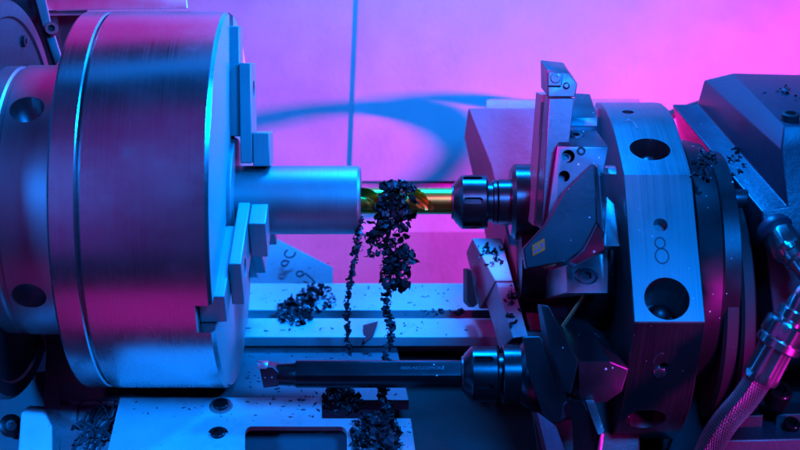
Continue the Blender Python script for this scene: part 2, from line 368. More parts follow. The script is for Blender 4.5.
sn = ob('spindle_nose', G().rev((0, AX, 0), (1, 0, 0), [(-470, 133), (-372, 133), (-370, 131), (-366, 131), (-364, 134), (-306, 134)], 140), 'spindle', chuck, smooth=30,
        cut=[G().rev(Vector((-345, AX, 0))+radial(a)*110, radial(a), [(0, 16), (40, 16)], 28) for a in (38, -43, 110, -120)])
for j, a in enumerate(JA):
    n, t = radial(a), tang_(a)
    jw = ob('jaw', jawbox(a, -181, -157, 64, 172, 15), 'jaw', chuck, bevel=1.2)
    ob('top_jaw', jawbox(a, -156.5, -145, 38, 136, 24), 'jaw', jw, bevel=1.2, cut=[G().rev(Vector((-160, AX, 0))+n*110, (1, 0, 0), [(7, 9), (30, 9)], 24)])
    ob('grip_step', jawbox(a, -144.5, -128, 34.8, 68, 20), 'jaw', jw, bevel=1.2)
    cap_screw('jaw_screw', Vector((-153, AX, 0))+n*110, (1, 0, 0), 8, 6, jw)
# inner face boss with register rings
ob('face_boss', G().rev((0, AX, 0), (1, 0, 0), [(-168, 62), (-163, 62), (-162, 61), (-162, 36)], 64), 'jaw', chuck)
wp = put(ob('workpiece', G().rev((0, AX, 0), (1, 0, 0), [(-170, 34.3), (-42, 34.3), (-39.5, 32.5), (-39, 30), (-39, 15), (-50, 13.6)], 96), 'work', smooth=30), 'round blue lit steel bar clamped in the chuck, being drilled', 'workpiece')

# ================================================================== DRILL and its collet holder
def drill_mesh():
    g = G(); x0, x1, r0, nx, ns = -46, 62, 13.3, 150, 72
    for j in range(nx+1):
        x = x0+(x1-x0)*j/nx
        fade = max(0.0, min(1.0, (34-x)/16)); fade = fade*fade*(3-2*fade)
        for i in range(ns):
            th = 2*pi*i/ns; r = r0
            for k in (0, pi):
                ph = (th-(2.62+k-(x-30)*0.066)) % (2*pi); ph = ph-2*pi if ph > pi else ph
                w = 0.72*(0.35+0.65*fade)
                if abs(ph) < w: r = min(r, r0-8.6*fade*math.sqrt(max(0, 1-(ph/w)**2)))
            g.v.append(Vector((x, AX-1+r*sin(th), r*cos(th))))
    for j in range(nx):
        for i in range(ns):
            g.f.append((j*ns+i, j*ns+(i+1) % ns, (j+1)*ns+(i+1) % ns, (j+1)*ns+i))
    g.f.append(tuple(range(ns-1, -1, -1))); g.f.append(tuple(range(nx*ns, (nx+1)*ns)))
    return g
drill = put(ob('twist_drill', drill_mesh(), 'gold', smooth=40), 'golden coated twist drill entering the workpiece', 'drill')
def collet(name, label, y, z, x0, kr, grp, deep):
    t = thing(name, label, 'tool holder', (x0+40, y-30, z), grp)
    o = (x0, y, z); R0 = 27.0*kr
    cuts = []
    for k in range(6):
        a = R(k*60+deep); n = Vector((0, sin(a), cos(a))); tt = Vector((0, cos(a), -sin(a))); A = []
        for s, e in ((-1, 0), (1, 0)):
            pass
        pr = [(9.5, -3.2), (24, -3.2), (26.5, -1.6), (26.5, 1.6), (24, 3.2), (9.5, 3.2), (7.5, 1.6), (7.5, -1.6)]
        cuts.append(G().solid([Vector(o)+Vector((u, 0, 0))+n*(R0-5)+tt*v for u, v in pr], [Vector(o)+Vector((u, 0, 0))+n*(R0+6)+tt*v for u, v in pr]))
    ob('collet_nut', G().rev(o, (1, 0, 0), [(-2, 13.5), (-2, 17*kr), (0, 20*kr), (5, R0-1.5), (7, R0), (30, R0), (32, R0-1.5), (32, 14)], 72), 'blackclean', t, smooth=30, cut=cuts)
    ob('collet', G().rev(o, (1, 0, 0), [(-3.5, 13.4), (-3.5, 17*kr), (-1, 17.4*kr), (0, 13.4)], 48), 'tool', t)
    ob('shank', G().rev(o, (1, 0, 0), [(31, 20*kr), (37, 20*kr), (38, 22.5*kr), (41, 22.5*kr), (42, 21*kr), (43, 22.8*kr), (66, 22.8*kr), (67, 21)], 64), 'blackclean', t, smooth=30)
    return t
h1 = collet('collet_holder', 'black collet holder gripping the golden drill', AX-2, 0, 55, 1.0, 'collet holders on the turret', 62)
ob('flange', G().rev((0, AX-2, 0), (1, 0, 0), [(110, 20), (110, 33), (114, 38), (140, 38), (140, 20)], 64), 'blackclean', h1, smooth=30)
BY, BZ = W(0, 374, 40).y, 40.0
h2 = collet('collet_holder', 'lower black collet holder gripping the boring bar', BY, BZ, 63, 1.0, 'collet holders on the turret', 38)
ob('flange', G().rev((0, BY, BZ), (1, 0, 0), [(99, 20), (99, 27.5), (100, 28.5), (116, 28.5), (121, 33), (132, 37), (150, 37), (150, 20)], 64), 'blackclean', h2, smooth=30)
# boring bar
bar = thing('boring_bar', 'long black boring bar with a small cutting head', 'boring bar', W(360, 388, 40))
def flatbar(j, th, r): return r
g = G(); pr = []
bx0 = W(293, 0, 40).x; bx1 = 66
prof2 = []
for k in range(40):
    th = 2*pi*k/40; y, z = 13.4*sin(th), 13.4*cos(th)
    d = z*cos(R(38))+y*sin(R(38)); 
    if d > 11.2: y -= (d-11.2)*sin(R(38)); z -= (d-11.2)*cos(R(38))
    prof2.append((BY+y, BZ+z))
ob('bar', G().xprism(prof2, bx0+3, bx1), 'black', bar, smooth=20, bevel=0.4)
ob('neck', G().rev((bx0-15, BY-0.5, BZ), (1, 0, 0), [(0, 10.5), (16, 11.2), (19, 12.6)], 40), 'black', bar)
hx = W(259, 0, 40).x
hd = ob('cutting_head', G().solid([(hx+1, BY+9, BZ+11), (hx+15, BY+8, BZ+11), (hx+20, BY+3, BZ+11), (hx+20, BY-11, BZ+9), (hx+5, BY-13, BZ+7), (hx+3, BY-2, BZ+9)],
   [(hx+3, BY+13, BZ-6), (hx+15, BY+11, BZ-8), (hx+20, BY+10, BZ-8), (hx+20, BY-11, BZ-8), (hx+5, BY-13, BZ-8), (hx+3, BY-2, BZ-8)]), 'tool', bar, bevel=.8)
ob('insert', G().solid([(hx-1, BY+12.5, BZ+12), (hx+10, BY+12, BZ+12), (hx+9, BY+6, BZ+13), (hx, BY+6, BZ+13)], [(hx-1, BY+13.5, BZ+2), (hx+10, BY+13, BZ+2), (hx+9, BY+6, BZ+2), (hx, BY+6, BZ+2)]), 'bright', bar, bevel=.5)
def text_mesh(s, size):
    cu = bpy.data.curves.new('t', 'FONT'); cu.body = s; cu.size = size; cu.extrude = 0; cu.align_x = 'CENTER'
    o = bpy.data.objects.new('t', cu); C.objects.link(o); dg = bpy.context.evaluated_depsgraph_get(); dg.update()
    me = bpy.data.meshes.new_from_object(o.evaluated_get(dg)); bpy.data.objects.remove(o, do_unlink=True); return me
tm = text_mesh('0005-NCLOZMOR', 4.9)
nf = Vector((0, sin(R(38)), cos(R(38)))); uf = Vector((0, cos(R(38)), -sin(R(38))))
o0 = Vector((W(421, 0, 48).x, BY, BZ)) + nf*11.5 + uf*0.0
g = G(); g.add([o0+Vector((v.co.x, 0, 0))+uf*(v.co.y-2.0) for v in tm.vertices], [tuple(p.vertices) for p in tm.polygons])
ob('engraved_text', g, 'print', bar, smooth=0)
g = G(); g.add([o0+Vector((x, 0, 0))+uf*y for x, y in ((20, -2.2), (21.4, -2.2), (22.4, 2.4), (21, 2.4))], [(0, 1, 2, 3)])
ob('engraved_mark', g, 'print', bar, smooth=0)

# ================================================================== TURRET
TP = [(131, -95), (127, -60), (119, -28), (106, 5), (96, 22), (84, 40), (66, 66), (47, 90), (-87, 150), (-171, 86), (-199, 45), (-213, 5), (-217, -40),
      (-203, -95), (-160, -130), (-115, -165), (-50, -185), (20, -182), (80, -158), (115, -128)]
XL, XR = 209.0, 273.0
def on_turret(px, py):
    best = None
    for (y0, z0), (y1, z1) in zip(TP[:13], TP[1:13]):
        for k in range(201):
            s = k/200; y = y0+(y1-y0)*s; z = z0+(z1-z0)*s
            e = abs(225-y*D/(D-z)-py)
            if best is None or e < best[0]: best = (e, y, z, Vector((0, z0-z1, y1-y0)))
    e, y, z, n = best; n = n.normalized()
    if n.z < 0 and n.y < 0: n = -n
    if n.dot(Vector((0, y+35, z+15))) < 0: n = -n
    return Vector(((px-400)*(D-z)/D, y, z)), n
tur = thing('tool_turret', 'steel turret disc with numbered flats and round sockets', 'turret', (240, -198, 0))
cuts = []
for px, py, r, dp in ((667, 299, 20.5, 70), (650, 149, 19.5, 60), (646, 419, 19, 60)):
    p, n = on_turret(px, py); cuts.append(G().rev(p-n*dp, n, [(0, r), (dp+40, r)], 48))
for px, py, r, dp in ((660.5, 225, 6.6, 14), (628, 112, 6, 10), (664, 366, 4.0, 10)):
    p, n = on_turret(px, py); cuts.append(G().rev(p-n*dp, n, [(0, r), (dp+20, r)], 28))
ob('disc', G().xprism(TP, XL, XR), 'turret', tur, bevel=0.9, segs=1, smooth=25, cut=cuts)
def stroke(pts2, px, py, name, wdt=1.2, m='engrave'):
    p, n = on_turret(px, py); ux = Vector((1, 0, 0)); uy = n.cross(ux)
    if uy.y < 0: uy = -uy
    k = len(pts2); g = G(); vs = []
    for i, (a, b) in enumerate(pts2):
        q0 = Vector(pts2[max(0, i-1)]); q1 = Vector(pts2[min(k-1, i+1)]); d = (q1-q0).normalized(); nn = Vector((-d.y, d.x))
        for s in (-1, 1):
            c = Vector((a, b))+nn*s*wdt*0.5
            vs.append(p+ux*c.x+uy*c.y+n*0.35)
    vs += [v-n*1.2 for v in vs]
    fs = []
    for i in range(k-1): fs.append((2*i, 2*i+1, 2*i+3, 2*i+2))
    for i in range(k-1):
        fs.append((2*k+2*i, 2*k+2*i+2, 2*k+2*i+3, 2*k+2*i+1)); fs.append((2*i, 2*i+2, 2*k+2*i+2, 2*k+2*i)); fs.append((2*i+1, 2*k+2*i+1, 2*k+2*i+3, 2*i+3))
    g.add(vs, fs); return ob(name, g, m, tur, smooth=0)
circ = lambda cx, cy, rx, ry, a0=0, a1=360, n=28: [(cx+rx*cos(R(a0+(a1-a0)*i/n)), cy+ry*sin(R(a0+(a1-a0)*i/n))) for i in range(n+1)]
stroke(circ(-0.5, 5.4, 4.6, 5.4), 661, 248, 'digit'); stroke(circ(0.3, -7.6, 6.0, 7.4), 661, 248, 'digit')
stroke([(-6, 6), (3, 6), (4, 5), (5, -2), (6, -10)], 630, 124, 'digit', 1.1, 'print')
stroke([(-4.5, -6), (-3.8, -1), (-1.5, 3), (1.2, 5), (4, 4)], 659, 358, 'digit', 1.8, 'bright')
p, n = on_turret(659.5, 372); ob('set_screw', G().rev(p, n, [(-2, 6), (1.2, 6), (2.2, 4.6), (2.2, 0.01)], 24), 'bright', tur)  # bright disc stands for light filling the loop of the nine
# socket liners: bore bottoms with a coolant pin
for px, py, r, dp in ((667, 299, 16, 56), (650, 149, 15, 34)):
    p, n = on_turret(px, py); ob('socket_pin', G().rev(p-n*dp, n, [(0, r*0.75), (8, r*0.75), (10, r*0.5), (22, r*0.42), (24, r*0.2)], 24), 'tooldark', tur)
yc, zc_ = -38, -15
ob('hub', G().rev((0, yc, zc_), (1, 0, 0), [(120, 40), (170, 40), (172, 62), (200, 66), (211, 66)], 48), 'tooldark', tur)
ob('rear_collar', G().rev((0, yc, zc_), (1, 0, 0), [(270, 118), (276, 126), (299, 120), (303, 112), (318, 112)], 96), 'tooldark', tur, smooth=25)

# turret housing
hs = thing('turret_housing', 'big dark painted housing behind the turret with a sloping ledge', 'housing', W(760, 300, -40))
F = [(672, 104, -120), (697, 104, -120), (704, 80, -120), (733, 73, -120), (900, 77, -120), (900, 330, -120), (720, 330, -120)]
Nn = [(762, 211, 70), (788, 207, 70), (781, 150, 70), (784, 126, 70), (900, 126, 70), (900, 330, 70), (775, 330, 70)]
ob('body', G().loft(Nn, F), 'house', hs, bevel=1.6)
ob('ring', G().rev((0, -75, -30), (1, 0, 0), [(304, 70), (304, 116), (307, 120), (317, 120), (319, 117), (319, 90)], 128), 'rubber', hs, smooth=30)  # both rings coloured near black to stand for shade under the ledge
ob('ring', G().rev((0, -85, -35), (1, 0, 0), [(320, 70), (320, 123), (323, 126), (332, 126), (334, 123), (334, 90)], 128), 'rubber', hs, smooth=30)
ob('base', G().loft([(690, 395, -40), (900, 388, -40), (900, 520, 40), (640, 520, 40)], [(690, 395, -200), (900, 388, -200), (900, 520, -200), (640, 520, -200)]), 'castdark', hs, bevel=2)
ob('back_web', G().plate([(600, 240), (900, 240), (900, 520), (600, 520)], -150, 40), 'castdark', hs)
ob('oil_hole', G().rev(W(790.5, 116, 55), (0, 0.9, 0.45), [(-8, 8.5), (2.5, 8.5), (3.2, 7.5), (3.2, 5), (-4, 4.6), (-4, 0.01)], 24), 'rubber', hs)
pn = thing('locating_pin', 'short round steel pin between turret and housing', 'pin', W(735, 199, 60))
ob('pin', G().rev(W(722, 199, 60), (1, 0.02, 0.1), [(0, 7.5), (1.5, 9), (22, 9), (24, 8)], 28), 'tool', pn)
# lower right machine foot with bolts
ft = thing('clamp_rail', 'dark slotted clamp rail in the bottom right corner', 'rail', W(770, 445, 60))
ob('rail', G().loft([(700, 441, 70), (900, 436, 70), (900, 520, 70), (690, 520, 70)], [(740, 420, 20), (900, 414, 20), (900, 520, 20), (740, 520, 20)]), 'house', ft, bevel=1.5)
ob('step', G().loft([(735, 416, 40), (900, 409, 40), (900, 440, 40), (730, 446, 40)], [(745, 404, -30), (900, 398, -30), (900, 440, -30), (745, 446, -30)]), 'castdark', ft, bevel=1.5, cut=[G().plate([(771, 395), (784, 395), (780, 450), (765, 450)], 60, 130)])
for px, py, r in ((777, 398, 12), (790, 428, 8)):
    p = W(px, py, 48); bt = thing('rail_bolt', 'larger dark bolt head above the clamp rail slot' if r > 9 else 'smaller dark bolt head at the right end of the clamp rail', 'bolt', p, 'bolts on the clamp rail')
    cap_screw('head', p, (0.1, 0.75, 0.66), r, r*1.1, bt, 'black')

# carriage casting behind the tools
car = thing('carriage', 'purple grey carriage casting behind the tool turret', 'carriage', W(560, 330, -80))
ob('casting', G().loft([(468, 108, -70), (640, 108, -70), (640, 340, -40), (532, 340, -20), (491, 166, -58)], [(464, 136, -240), (640, 120, -240), (640, 340, -240), (506, 340, -240), (477, 194, -240)]), 'cast', car, bevel=1.5)
ob('ledge', G().loft([(486, 100, -140), (640, 100, -140), (640, 112, -130), (485, 112, -130)], [(488, 99, -190), (640, 99, -190), (640, 112, -190), (488, 112, -190)]), 'cast', car, bevel=1)
ob('foot', G().loft([(512, 330, 0), (640, 330, 0), (640, 470, 30), (540, 470, 30), (528, 390, 10)], [(512, 330, -120), (640, 330, -120), (640, 470, -120), (540, 470, -120), (528, 390, -120)]), 'castdark', car, bevel=2)
wi = thing('way_wiper', 'chip covered way wiper block on the carriage corner', 'wiper', W(500, 330, -60))
ob('upper_block', G().loft([(472, 238, -75), (501, 238, -75), (513, 281, -20), (495, 281, -20)], [(466, 252, -130), (500, 252, -130), (512, 309, -100), (479, 309, -100)]), 'paint', wi, bevel=1.2)
ob('lower_strip', G().loft([(496, 281.5, -22), (513, 281.5, -22), (528, 336, 30), (513, 338, 30)], [(484, 295, -90), (513, 295, -90), (528, 350, -40), (500, 350, -40)]), 'paint', wi, bevel=1)
ob('pad', G().loft([(467, 268, -90), (472, 270, -88), (478, 304, -75), (473, 308, -78), (467, 302, -86)], [(463, 268, -120), (468, 270, -120), (474, 304, -110), (469, 308, -110), (463, 302, -120)]), 'rubber', wi, bevel=1.5)

# ================================================================== TOOLS on the turret face
t1 = thing('turning_tool', 'upright turning tool with square insert rising above the turret', 'cutting tool', W(545, 225, 70))
ob('head', G().loft([(547, 69.5, 112), (569, 73.5, 112), (577.5, 84, 112), (575, 97, 112), (548, 97, 112)], [(540.5, 60, 58), (563, 62.5, 58), (571, 74, 58), (569, 92, 58), (541, 88, 58)]), 'tool', t1, bevel=.9)
ob('shank', G().loft([(549, 98, 108), (574.5, 98, 108), (570, 140, 108), (560, 229, 108), (541, 229, 108)], [(544.5, 96, 76), (569, 96, 76), (565, 140, 76), (554, 226, 76), (535.5, 226, 76)]), 'tool', t1, bevel=.9)
ob('backing_plate', G().loft([(543, 95, 66), (567, 95, 66), (563, 140, 66), (552, 226, 66), (533, 226, 66)], [(536, 92, 22), (560, 92, 22), (556, 140, 22), (545, 220, 22), (526, 220, 22)]), 'cast', t1, bevel=.9)
ob('shank_core', G().loft([(546, 102, 80), (566, 102, 80), (553, 224, 80), (537, 224, 80)], [(541, 102, 60), (562, 102, 60), (549, 222, 60), (533, 222, 60)]), 'rubber', t1)
ins = ob('insert', G().loft([(548.3, 70.8, 115.5), (563, 73, 115.5), (561.5, 86.3, 115.5), (547.8, 86, 115.5)], [(549, 71.5, 108), (562, 73.5, 108), (561, 85.5, 108), (548.5, 85, 108)]), 'tool', t1, bevel=.7)
cap_screw('insert_screw', W(555.3, 78.2, 114.5), (0, 0, 1), 4.6, 2.2, ins, 'tool', .5)
ob('clamp_pin', G().rev(W(565.5, 86.5, 110), (0.2, 0.2, 1), [(0, 3.2), (3, 3.2), (3.6, 2.2), (1.5, 1.8), (1.5, 0.01)], 18), 'tooldark', t1)
t2 = thing('tool_clamp', 'blue lit wedge clamp just right of the upright tool', 'clamp', W(588, 126, 40))
ob('wedge', G().loft([(570, 117, 66), (598, 117.5, 66), (598, 127, 66), (570, 127, 66)], [(575, 93, -10), (590, 94, -10), (594, 118, -10), (572, 118, -10)]), 'tool', t2, bevel=1)
t3 = thing('tool_block', 'speckled steel tool block with a countersunk top hole', 'tool block', W(575, 215, 90))
ob('block', G().loft([(557, 146, 122), (609, 147, 122), (604, 172, 122), (586, 200, 122), (556, 236, 122), (544, 236, 122)], [(560.5, 131, 66), (596, 130, 66), (592, 160, 66), (576, 190, 66), (545, 218, 66), (537, 218, 66)]), 'tool', t3, bevel=1,
   cut=[G().rev(W(565.5, 157.5, 100), (0, 0, 1), [(0, 6), (40, 6)], 24), G().rev(W(561.5, 177, 100), (0, 0, 1), [(0, 5.2), (40, 5.2)], 24), G().rev(W(574, 139.5, 82), (0, 0.85, 0.5), [(0, 9), (30, 9)], 28)])
cap_screw('clamp_screw', W(576, 140, 84), (0, 0.85, 0.5), 6.5, 6, t3, 'tool')
cap_screw('set_screw', W(581, 151, 121), (0, 0, 1), 4, 2, t3, 'black')
cap_screw('recessed_screw', W(565.5, 157.5, 108), (0, 0, 1), 5, 4, t3, 'tool')
t4 = thing('parting_blade_holder', 'dark parting blade holder with an orange logo', 'tool holder', W(560, 262, 110))
OUT = [(592, 164), (596, 168), (597, 222), (583, 249), (567, 262), (526, 269), (523, 249), (545, 225), (565, 190)]
ob('plate', G().loft([(x, y, 150) for x, y in OUT], [(x-1.5, y, 128) for x, y in OUT]), 'tooldark', t4, bevel=1.2)
ob('edge_strip', G().loft([(593, 163.5, 151), (597.5, 167, 148), (603, 232, 140), (597.6, 222, 151)], [(593, 161, 128), (599, 164, 128), (604, 232, 128), (597, 222, 128)]), 'bright', t4, bevel=.5)
ob('foot', G().loft([(597, 223, 148), (604, 232, 140), (604, 250, 138), (576, 265, 138), (568, 262.5, 148), (583, 250, 148)], [(597, 223, 110), (606, 232, 110), (606, 252, 110), (572, 268, 110), (566, 265, 110), (583, 250, 110)]), 'tool', t4, bevel=1)
ob('tip_support', G().loft([(594, 168, 118), (616, 168, 118), (616.5, 174.5, 124), (595, 173, 124)], [(594, 165.5, 90), (615, 165.5, 90), (615, 174, 90), (594, 173, 90)]), 'bright', t4, bevel=.5)
lg = ob('logo', G().loft([(531.8, 245.2, 151.2), (544.5, 238.2, 151.2), (545.2, 250, 151.2), (532.4, 256.6, 151.2)], [(531.8, 245.2, 149.5), (544.5, 238.2, 149.5), (545.2, 250, 149.5), (532.4, 256.6, 149.5)]), 'orange', t4, bevel=.5)
def lmark(pts): 
    return ob('logo_mark', G().loft([(x, y, 151.8) for x, y in pts], [(x, y, 150.6) for x, y in pts]), 'ink', lg, smooth=0)
lmark([(534.5, 247), (537.5, 245), (537.2, 246.8), (535, 248.2)]); lmark([(540.8, 243.8), (543, 242.8), (543, 247), (541.4, 247.6)]); lmark([(537, 249.8), (540.6, 248), (540.2, 250.2), (537.6, 251.6)]); lmark([(534.2, 251), (536, 250.2), (536, 253.2), (534.6, 253.8)])
t5 = thing('shim_plate', 'bright blue lit shim plate beside the turret disc', 'shim', W(611, 246, 85))
ob('plate', G().loft([(607, 197, 70), (614, 204, 76), (619.5, 246, 112), (603, 246, 112)], [(606, 199, 50), (613, 206, 50), (618, 250, 80), (602, 250, 80)]), 'bright', t5, bevel=.6)
t6 = thing('clamp_block', 'bright square clamp block with one large cap screw', 'clamp block', W(585, 293, 80))
bf = [(565.5, 266, 92), (591, 257, 84), (608, 247, 76), (608, 293, 118), (567, 293, 118)]
ob('block', G().loft(bf, [(538, 273, -20), (570, 264, -20), (590, 258, -20), (590, 290, -20), (541, 300, -20)]), 'ground', t6, bevel=1, cut=[G().rev(W(585.5, 279.5, 96), (0, 0.55, 0.84), [(0, 11.2), (40, 11.2)], 36)])
cap_screw('cap_screw', W(585.5, 279.5, 98), (0, 0.55, 0.84), 9.6, 7, t6, 'tool')
put(ob('brass_fitting', G().rev(W(543, 264, 118), (0.75, 0.35, 0.3), [(0, 5), (10, 5.5), (12, 4), (24, 4), (25, 2.5)], 20), 'brass'), 'small brass fitting under the orange logo', 'fitting')
put(ob('brass_tube', G().tube([W(584, 296, 85), W(575, 309, 85), W(566, 322, 80), W(560, 331, 78)], 2.0, 10), 'brass'), 'thin brass tube slanting below the clamp block', 'tube')
t7 = thing('lower_tool_block', 'dark angular tool block with a bright front edge below the clamp block', 'tool block', W(600, 400, 120))
ob('block', G().loft([(578, 362, 150), (611, 362, 150), (629, 369, 140), (622, 392, 140), (606, 403, 140), (580, 403, 140)], [(550, 316, 60), (585, 319, 60), (603, 334, 60), (603, 360, 60), (592, 372, 60), (553, 372, 60)]), 'tool', t7, bevel=1.4)
ob('side_plate', G().loft([(541, 304, 112), (549, 306, 116), (578.5, 362, 152), (571, 394, 152), (565, 392, 150), (549, 345, 130)], [(537, 304, 90), (545, 306, 90), (570, 362, 120), (563, 394, 120), (557, 392, 120), (543, 345, 100)]), 'tooldark', t7, bevel=1)
ob('base', G().loft([(522, 336, 66), (541, 336, 70), (566, 394, 118), (572, 414, 118), (560, 424, 110), (546, 422, 100), (530, 380, 80)], [(522, 336, 20), (541, 336, 20), (566, 394, 40), (572, 414, 40), (560, 424, 40), (546, 422, 40), (530, 380, 30)]), 'tooldark', t7, bevel=1.5)
ob('lug', G().loft([(571, 396, 128), (577, 418, 128), (560, 421, 126), (562, 404, 124)], [(571, 396, 100), (577, 418, 100), (560, 421, 100), (562, 404, 100)]), 'tool', t7, bevel=2)
t8 = thing('grooving_tool', 'slim grooving tool pointing down with a bright tip', 'cutting tool', W(598, 448, 140))
ob('holder', G().loft([(566, 398, 138), (584, 401, 148), (599, 436, 150), (596, 470, 150), (574, 470, 140), (572, 425, 138)], [(566, 398, 110), (584, 401, 110), (599, 436, 110), (596, 470, 110), (574, 470, 110), (572, 425, 110)]), 'tooldark', t8, bevel=1.2)
ob('blade', G().loft([(585, 400, 146), (594, 400, 146), (604.5, 430, 164), (602, 434, 166), (598, 434, 166)], [(584, 402, 132), (594, 402, 132), (603, 432, 150), (601, 436, 150), (597, 436, 150)]), 'bright', t8, bevel=.5, cut=[G().rev(W(600.3, 430, 150), (0, 0.45, 0.9), [(0, 1.7), (30, 1.7)], 16)])
ob('tip', G().loft([(600, 435, 162), (604, 433, 160), (600, 462, 160), (595.5, 462, 160)], [(599, 436, 140), (604, 434, 140), (600, 462, 140), (595, 462, 140)]), 'bright', t8, bevel=.5)
put(ob('tool_wedge', G().loft([(537, 412, 92), (556, 426, 110), (572, 470, 118), (551, 470, 110)], [(533, 412, 60), (556, 426, 60), (572, 470, 60), (547, 470, 60)]), 'cast', bevel=1), 'purple edged wedge at the bottom below the lower collet holder', 'wedge')

# ================================================================== HOSES
def spline(P_, n=10):
    P_ = [Vector(p) for p in P_]; Q = [P_[0]*2-P_[1]]+P_+[P_[-1]*2-P_[-2]]; out = []
    for i in range(1, len(Q)-2):
        for k in range(n):
            t = k/n; a, b, c, d = Q[i-1:i+3]
            out.append(0.5*((2*b)+(c-a)*t+(2*a-5*b+4*c-d)*t*t+(3*b-a-3*c+d)*t**3))
    return out+[P_[-1]]
def hexnut(g_name, p, ax, r, h, parent, m='zinc'):
    return ob(g_name, G().rev(p, ax, [(0, r*0.86), (h*0.12, r), (h*0.88, r), (h, r*0.86), (h, r*0.4)], 48, lambda j, th, q: min(hexr(th, r*1.04), q) if j in (1, 2) else q), m, parent, smooth=25)
u1 = W(776, 231, 95); ud = (W(806, 272, 130)-u1).normalized()
uf_ = thing('hose_fitting', 'shiny hex fitting screwed into the housing at right edge', 'fitting', u1)
ob('collar', G().rev(u1-ud*8, ud, [(0, 15), (4, 17), (8, 17), (11, 14), (14, 12)], 36), 'house', uf_, smooth=30)
hexnut('nut', u1+ud*6, ud, 17.5, 22, uf_)
ob('stem', G().rev(u1+ud*26, ud, [(0, 11), (6, 11), (8, 13), (14, 13), (16, 9), (30, 9)], 32), 'zinc', uf_, smooth=30)
l0 = W(800, 312, 170); l1 = W(783, 336, 168); l2 = W(760, 377, 160); ld = (l2-l1).normalized()
hose = thing('braided_hose', 'braided steel coolant hose running down to the bottom edge', 'hose', W(705, 448, 130))
path = [l2-ld*16, l2, W(744, 400, 150), W(725, 422, 140), W(711, 445, 128), W(703, 470, 118), W(700, 510, 105)]
g = G().tube(spline(path, 12), 12.2, 32)
tuv = g.tubeuv
ho = ob('braid', g, 'braid', hose, smooth=60)
me = ho.data; ul = me.uv_layers.new(name='UVMap'); uvs, sg = tuv
for pgn in me.polygons:
    us = [uvs[me.loops[li].vertex_index][0] for li in pgn.loop_indices]
    wrap = max(us)-min(us) > 0.5
    for li in pgn.loop_indices:
        u_, v_ = uvs[me.loops[li].vertex_index]
        if wrap and u_ < 0.5: u_ += 1
        ul.data[li].uv = (u_, v_)
sl = (l2-l1).length
ob('sleeve', G().rev(l1+ld*4, ld, [(0, 12), (2, 15.5), (sl-10, 16.5), (sl-6, 17), (sl-2, 16), (sl-2, 12)], 48, lambda j, th, q: q*(1-0.06*(1 if (int(th/(2*pi)*16) % 2) else 0)) if j in (1, 2, 3) else q), 'zinc', hose, smooth=25)
hexnut('ferrule_nut', l1-ld*14, ld, 21, 18, hose)
ob('ferrule_ring', G().rev(l1+ld*3, ld, [(0, 16), (1, 20), (7, 20.5), (9, 18), (9, 14)], 40), 'zinc', hose, smooth=30)
ob('pipe', G().tube(spline([l1-ld*10, l1-ld*40, W(826, 290, 172), W(846, 262, 165), W(850, 235, 150)], 10), 11, 24), 'zinc', hose)
ob('pipe_nut', G().rev(l1-ld*26, ld, [(0, 12), (1, 15), (9, 15), (10, 12)], 36), 'zinc', hose, smooth=30)

# coolant hose looping up behind the housing; the magenta lamp throws its shadow onto the back wall
def toward_lamp(px, py, t):
    w = W(px, py, -398); return w + (Vector(MLAMP)-w)*t
for r_, lp, lab in (([6, 6, 6, 6, 6, 5.5, 4.6, 3.6, 3.4, 4, 5], [(60, 190), (150, 150), (262, 121), (330, 109), (390, 106), (432, 113), (456, 127), (463, 146), (452, 166), (430, 186), (395, 212)], 'thick black coolant hose looping behind the turret housing'),
                    ([2, 3.5, 4, 4, 3.5, 2.5, 2], [(360, 112), (395, 101), (435, 97), (480, 99), (540, 110), (610, 132), (680, 170)], 'thin black coolant hose behind the turret housing')):
    put(ob('coolant_hose', G().tube(spline([toward_lamp(px, py, .3+.012*sin(i)) for i, (px, py) in enumerate(lp)], 6), [r_[min(len(r_)-1, q//6)]*(1-(q % 6)/6)+r_[min(len(r_)-1, q//6+1)]*((q % 6)/6) for q in range(6*(len(lp)-1)+1)], 12), 'rubber', smooth=60), lab, 'hose')
# ================================================================== CHIPS
def chip_mesh(i, seg=9):
    rnd = random.Random(100+i); g = G(); n = seg; wdt = rnd.uniform(2.8, 4.6); rad = rnd.uniform(3.2, 6.0); tot = rnd.uniform(1.6, 4.2); pitch = rnd.uniform(-2.5, 2.5)
    if i % 4 == 3: n = 22; tot = rnd.uniform(7, 12); rad *= .8; wdt *= .55; pitch = rnd.choice((-1, 1))*rnd.uniform(1.8, 3)
    vs = []
    for k in range(n+1):
        a = tot*k/n; rr = rad*(1+0.18*rnd.uniform(-1, 1)); wv = wdt*(0.55+0.45*sin(pi*(k+0.6)/(n+1.2)))*rnd.uniform(0.75, 1.15)
        for s in (-1, 0, 1):
            q = rr*(1+0.16*(s == 0)); vs.append(Vector((s*wv + pitch*a/2+rnd.uniform(-.4, .4), q*cos(a), q*sin(a))))
    c = sum(vs, Vector())/len(vs); vs = [v-c for v in vs]
    fs = []
    for k in range(n):
        for s in (0, 1): fs.append((3*k+s, 3*k+s+1, 3*k+s+4, 3*k+s+3))
    bm = bmesh.new(); bv = [bm.verts.new(v*S) for v in vs]; [bm.faces.new([bv[q] for q in f]) for f in fs]
    r = bmesh.ops.solidify(bm, geom=bm.faces[:], thickness=0.55*S)
    me = bpy.data.meshes.new('chip'); bm.to_mesh(me); bm.free()
    me.materials.append(M['chip' if i % 3 else 'chip2'])
    return me
CM = [chip_mesh(i) for i in range(18)]
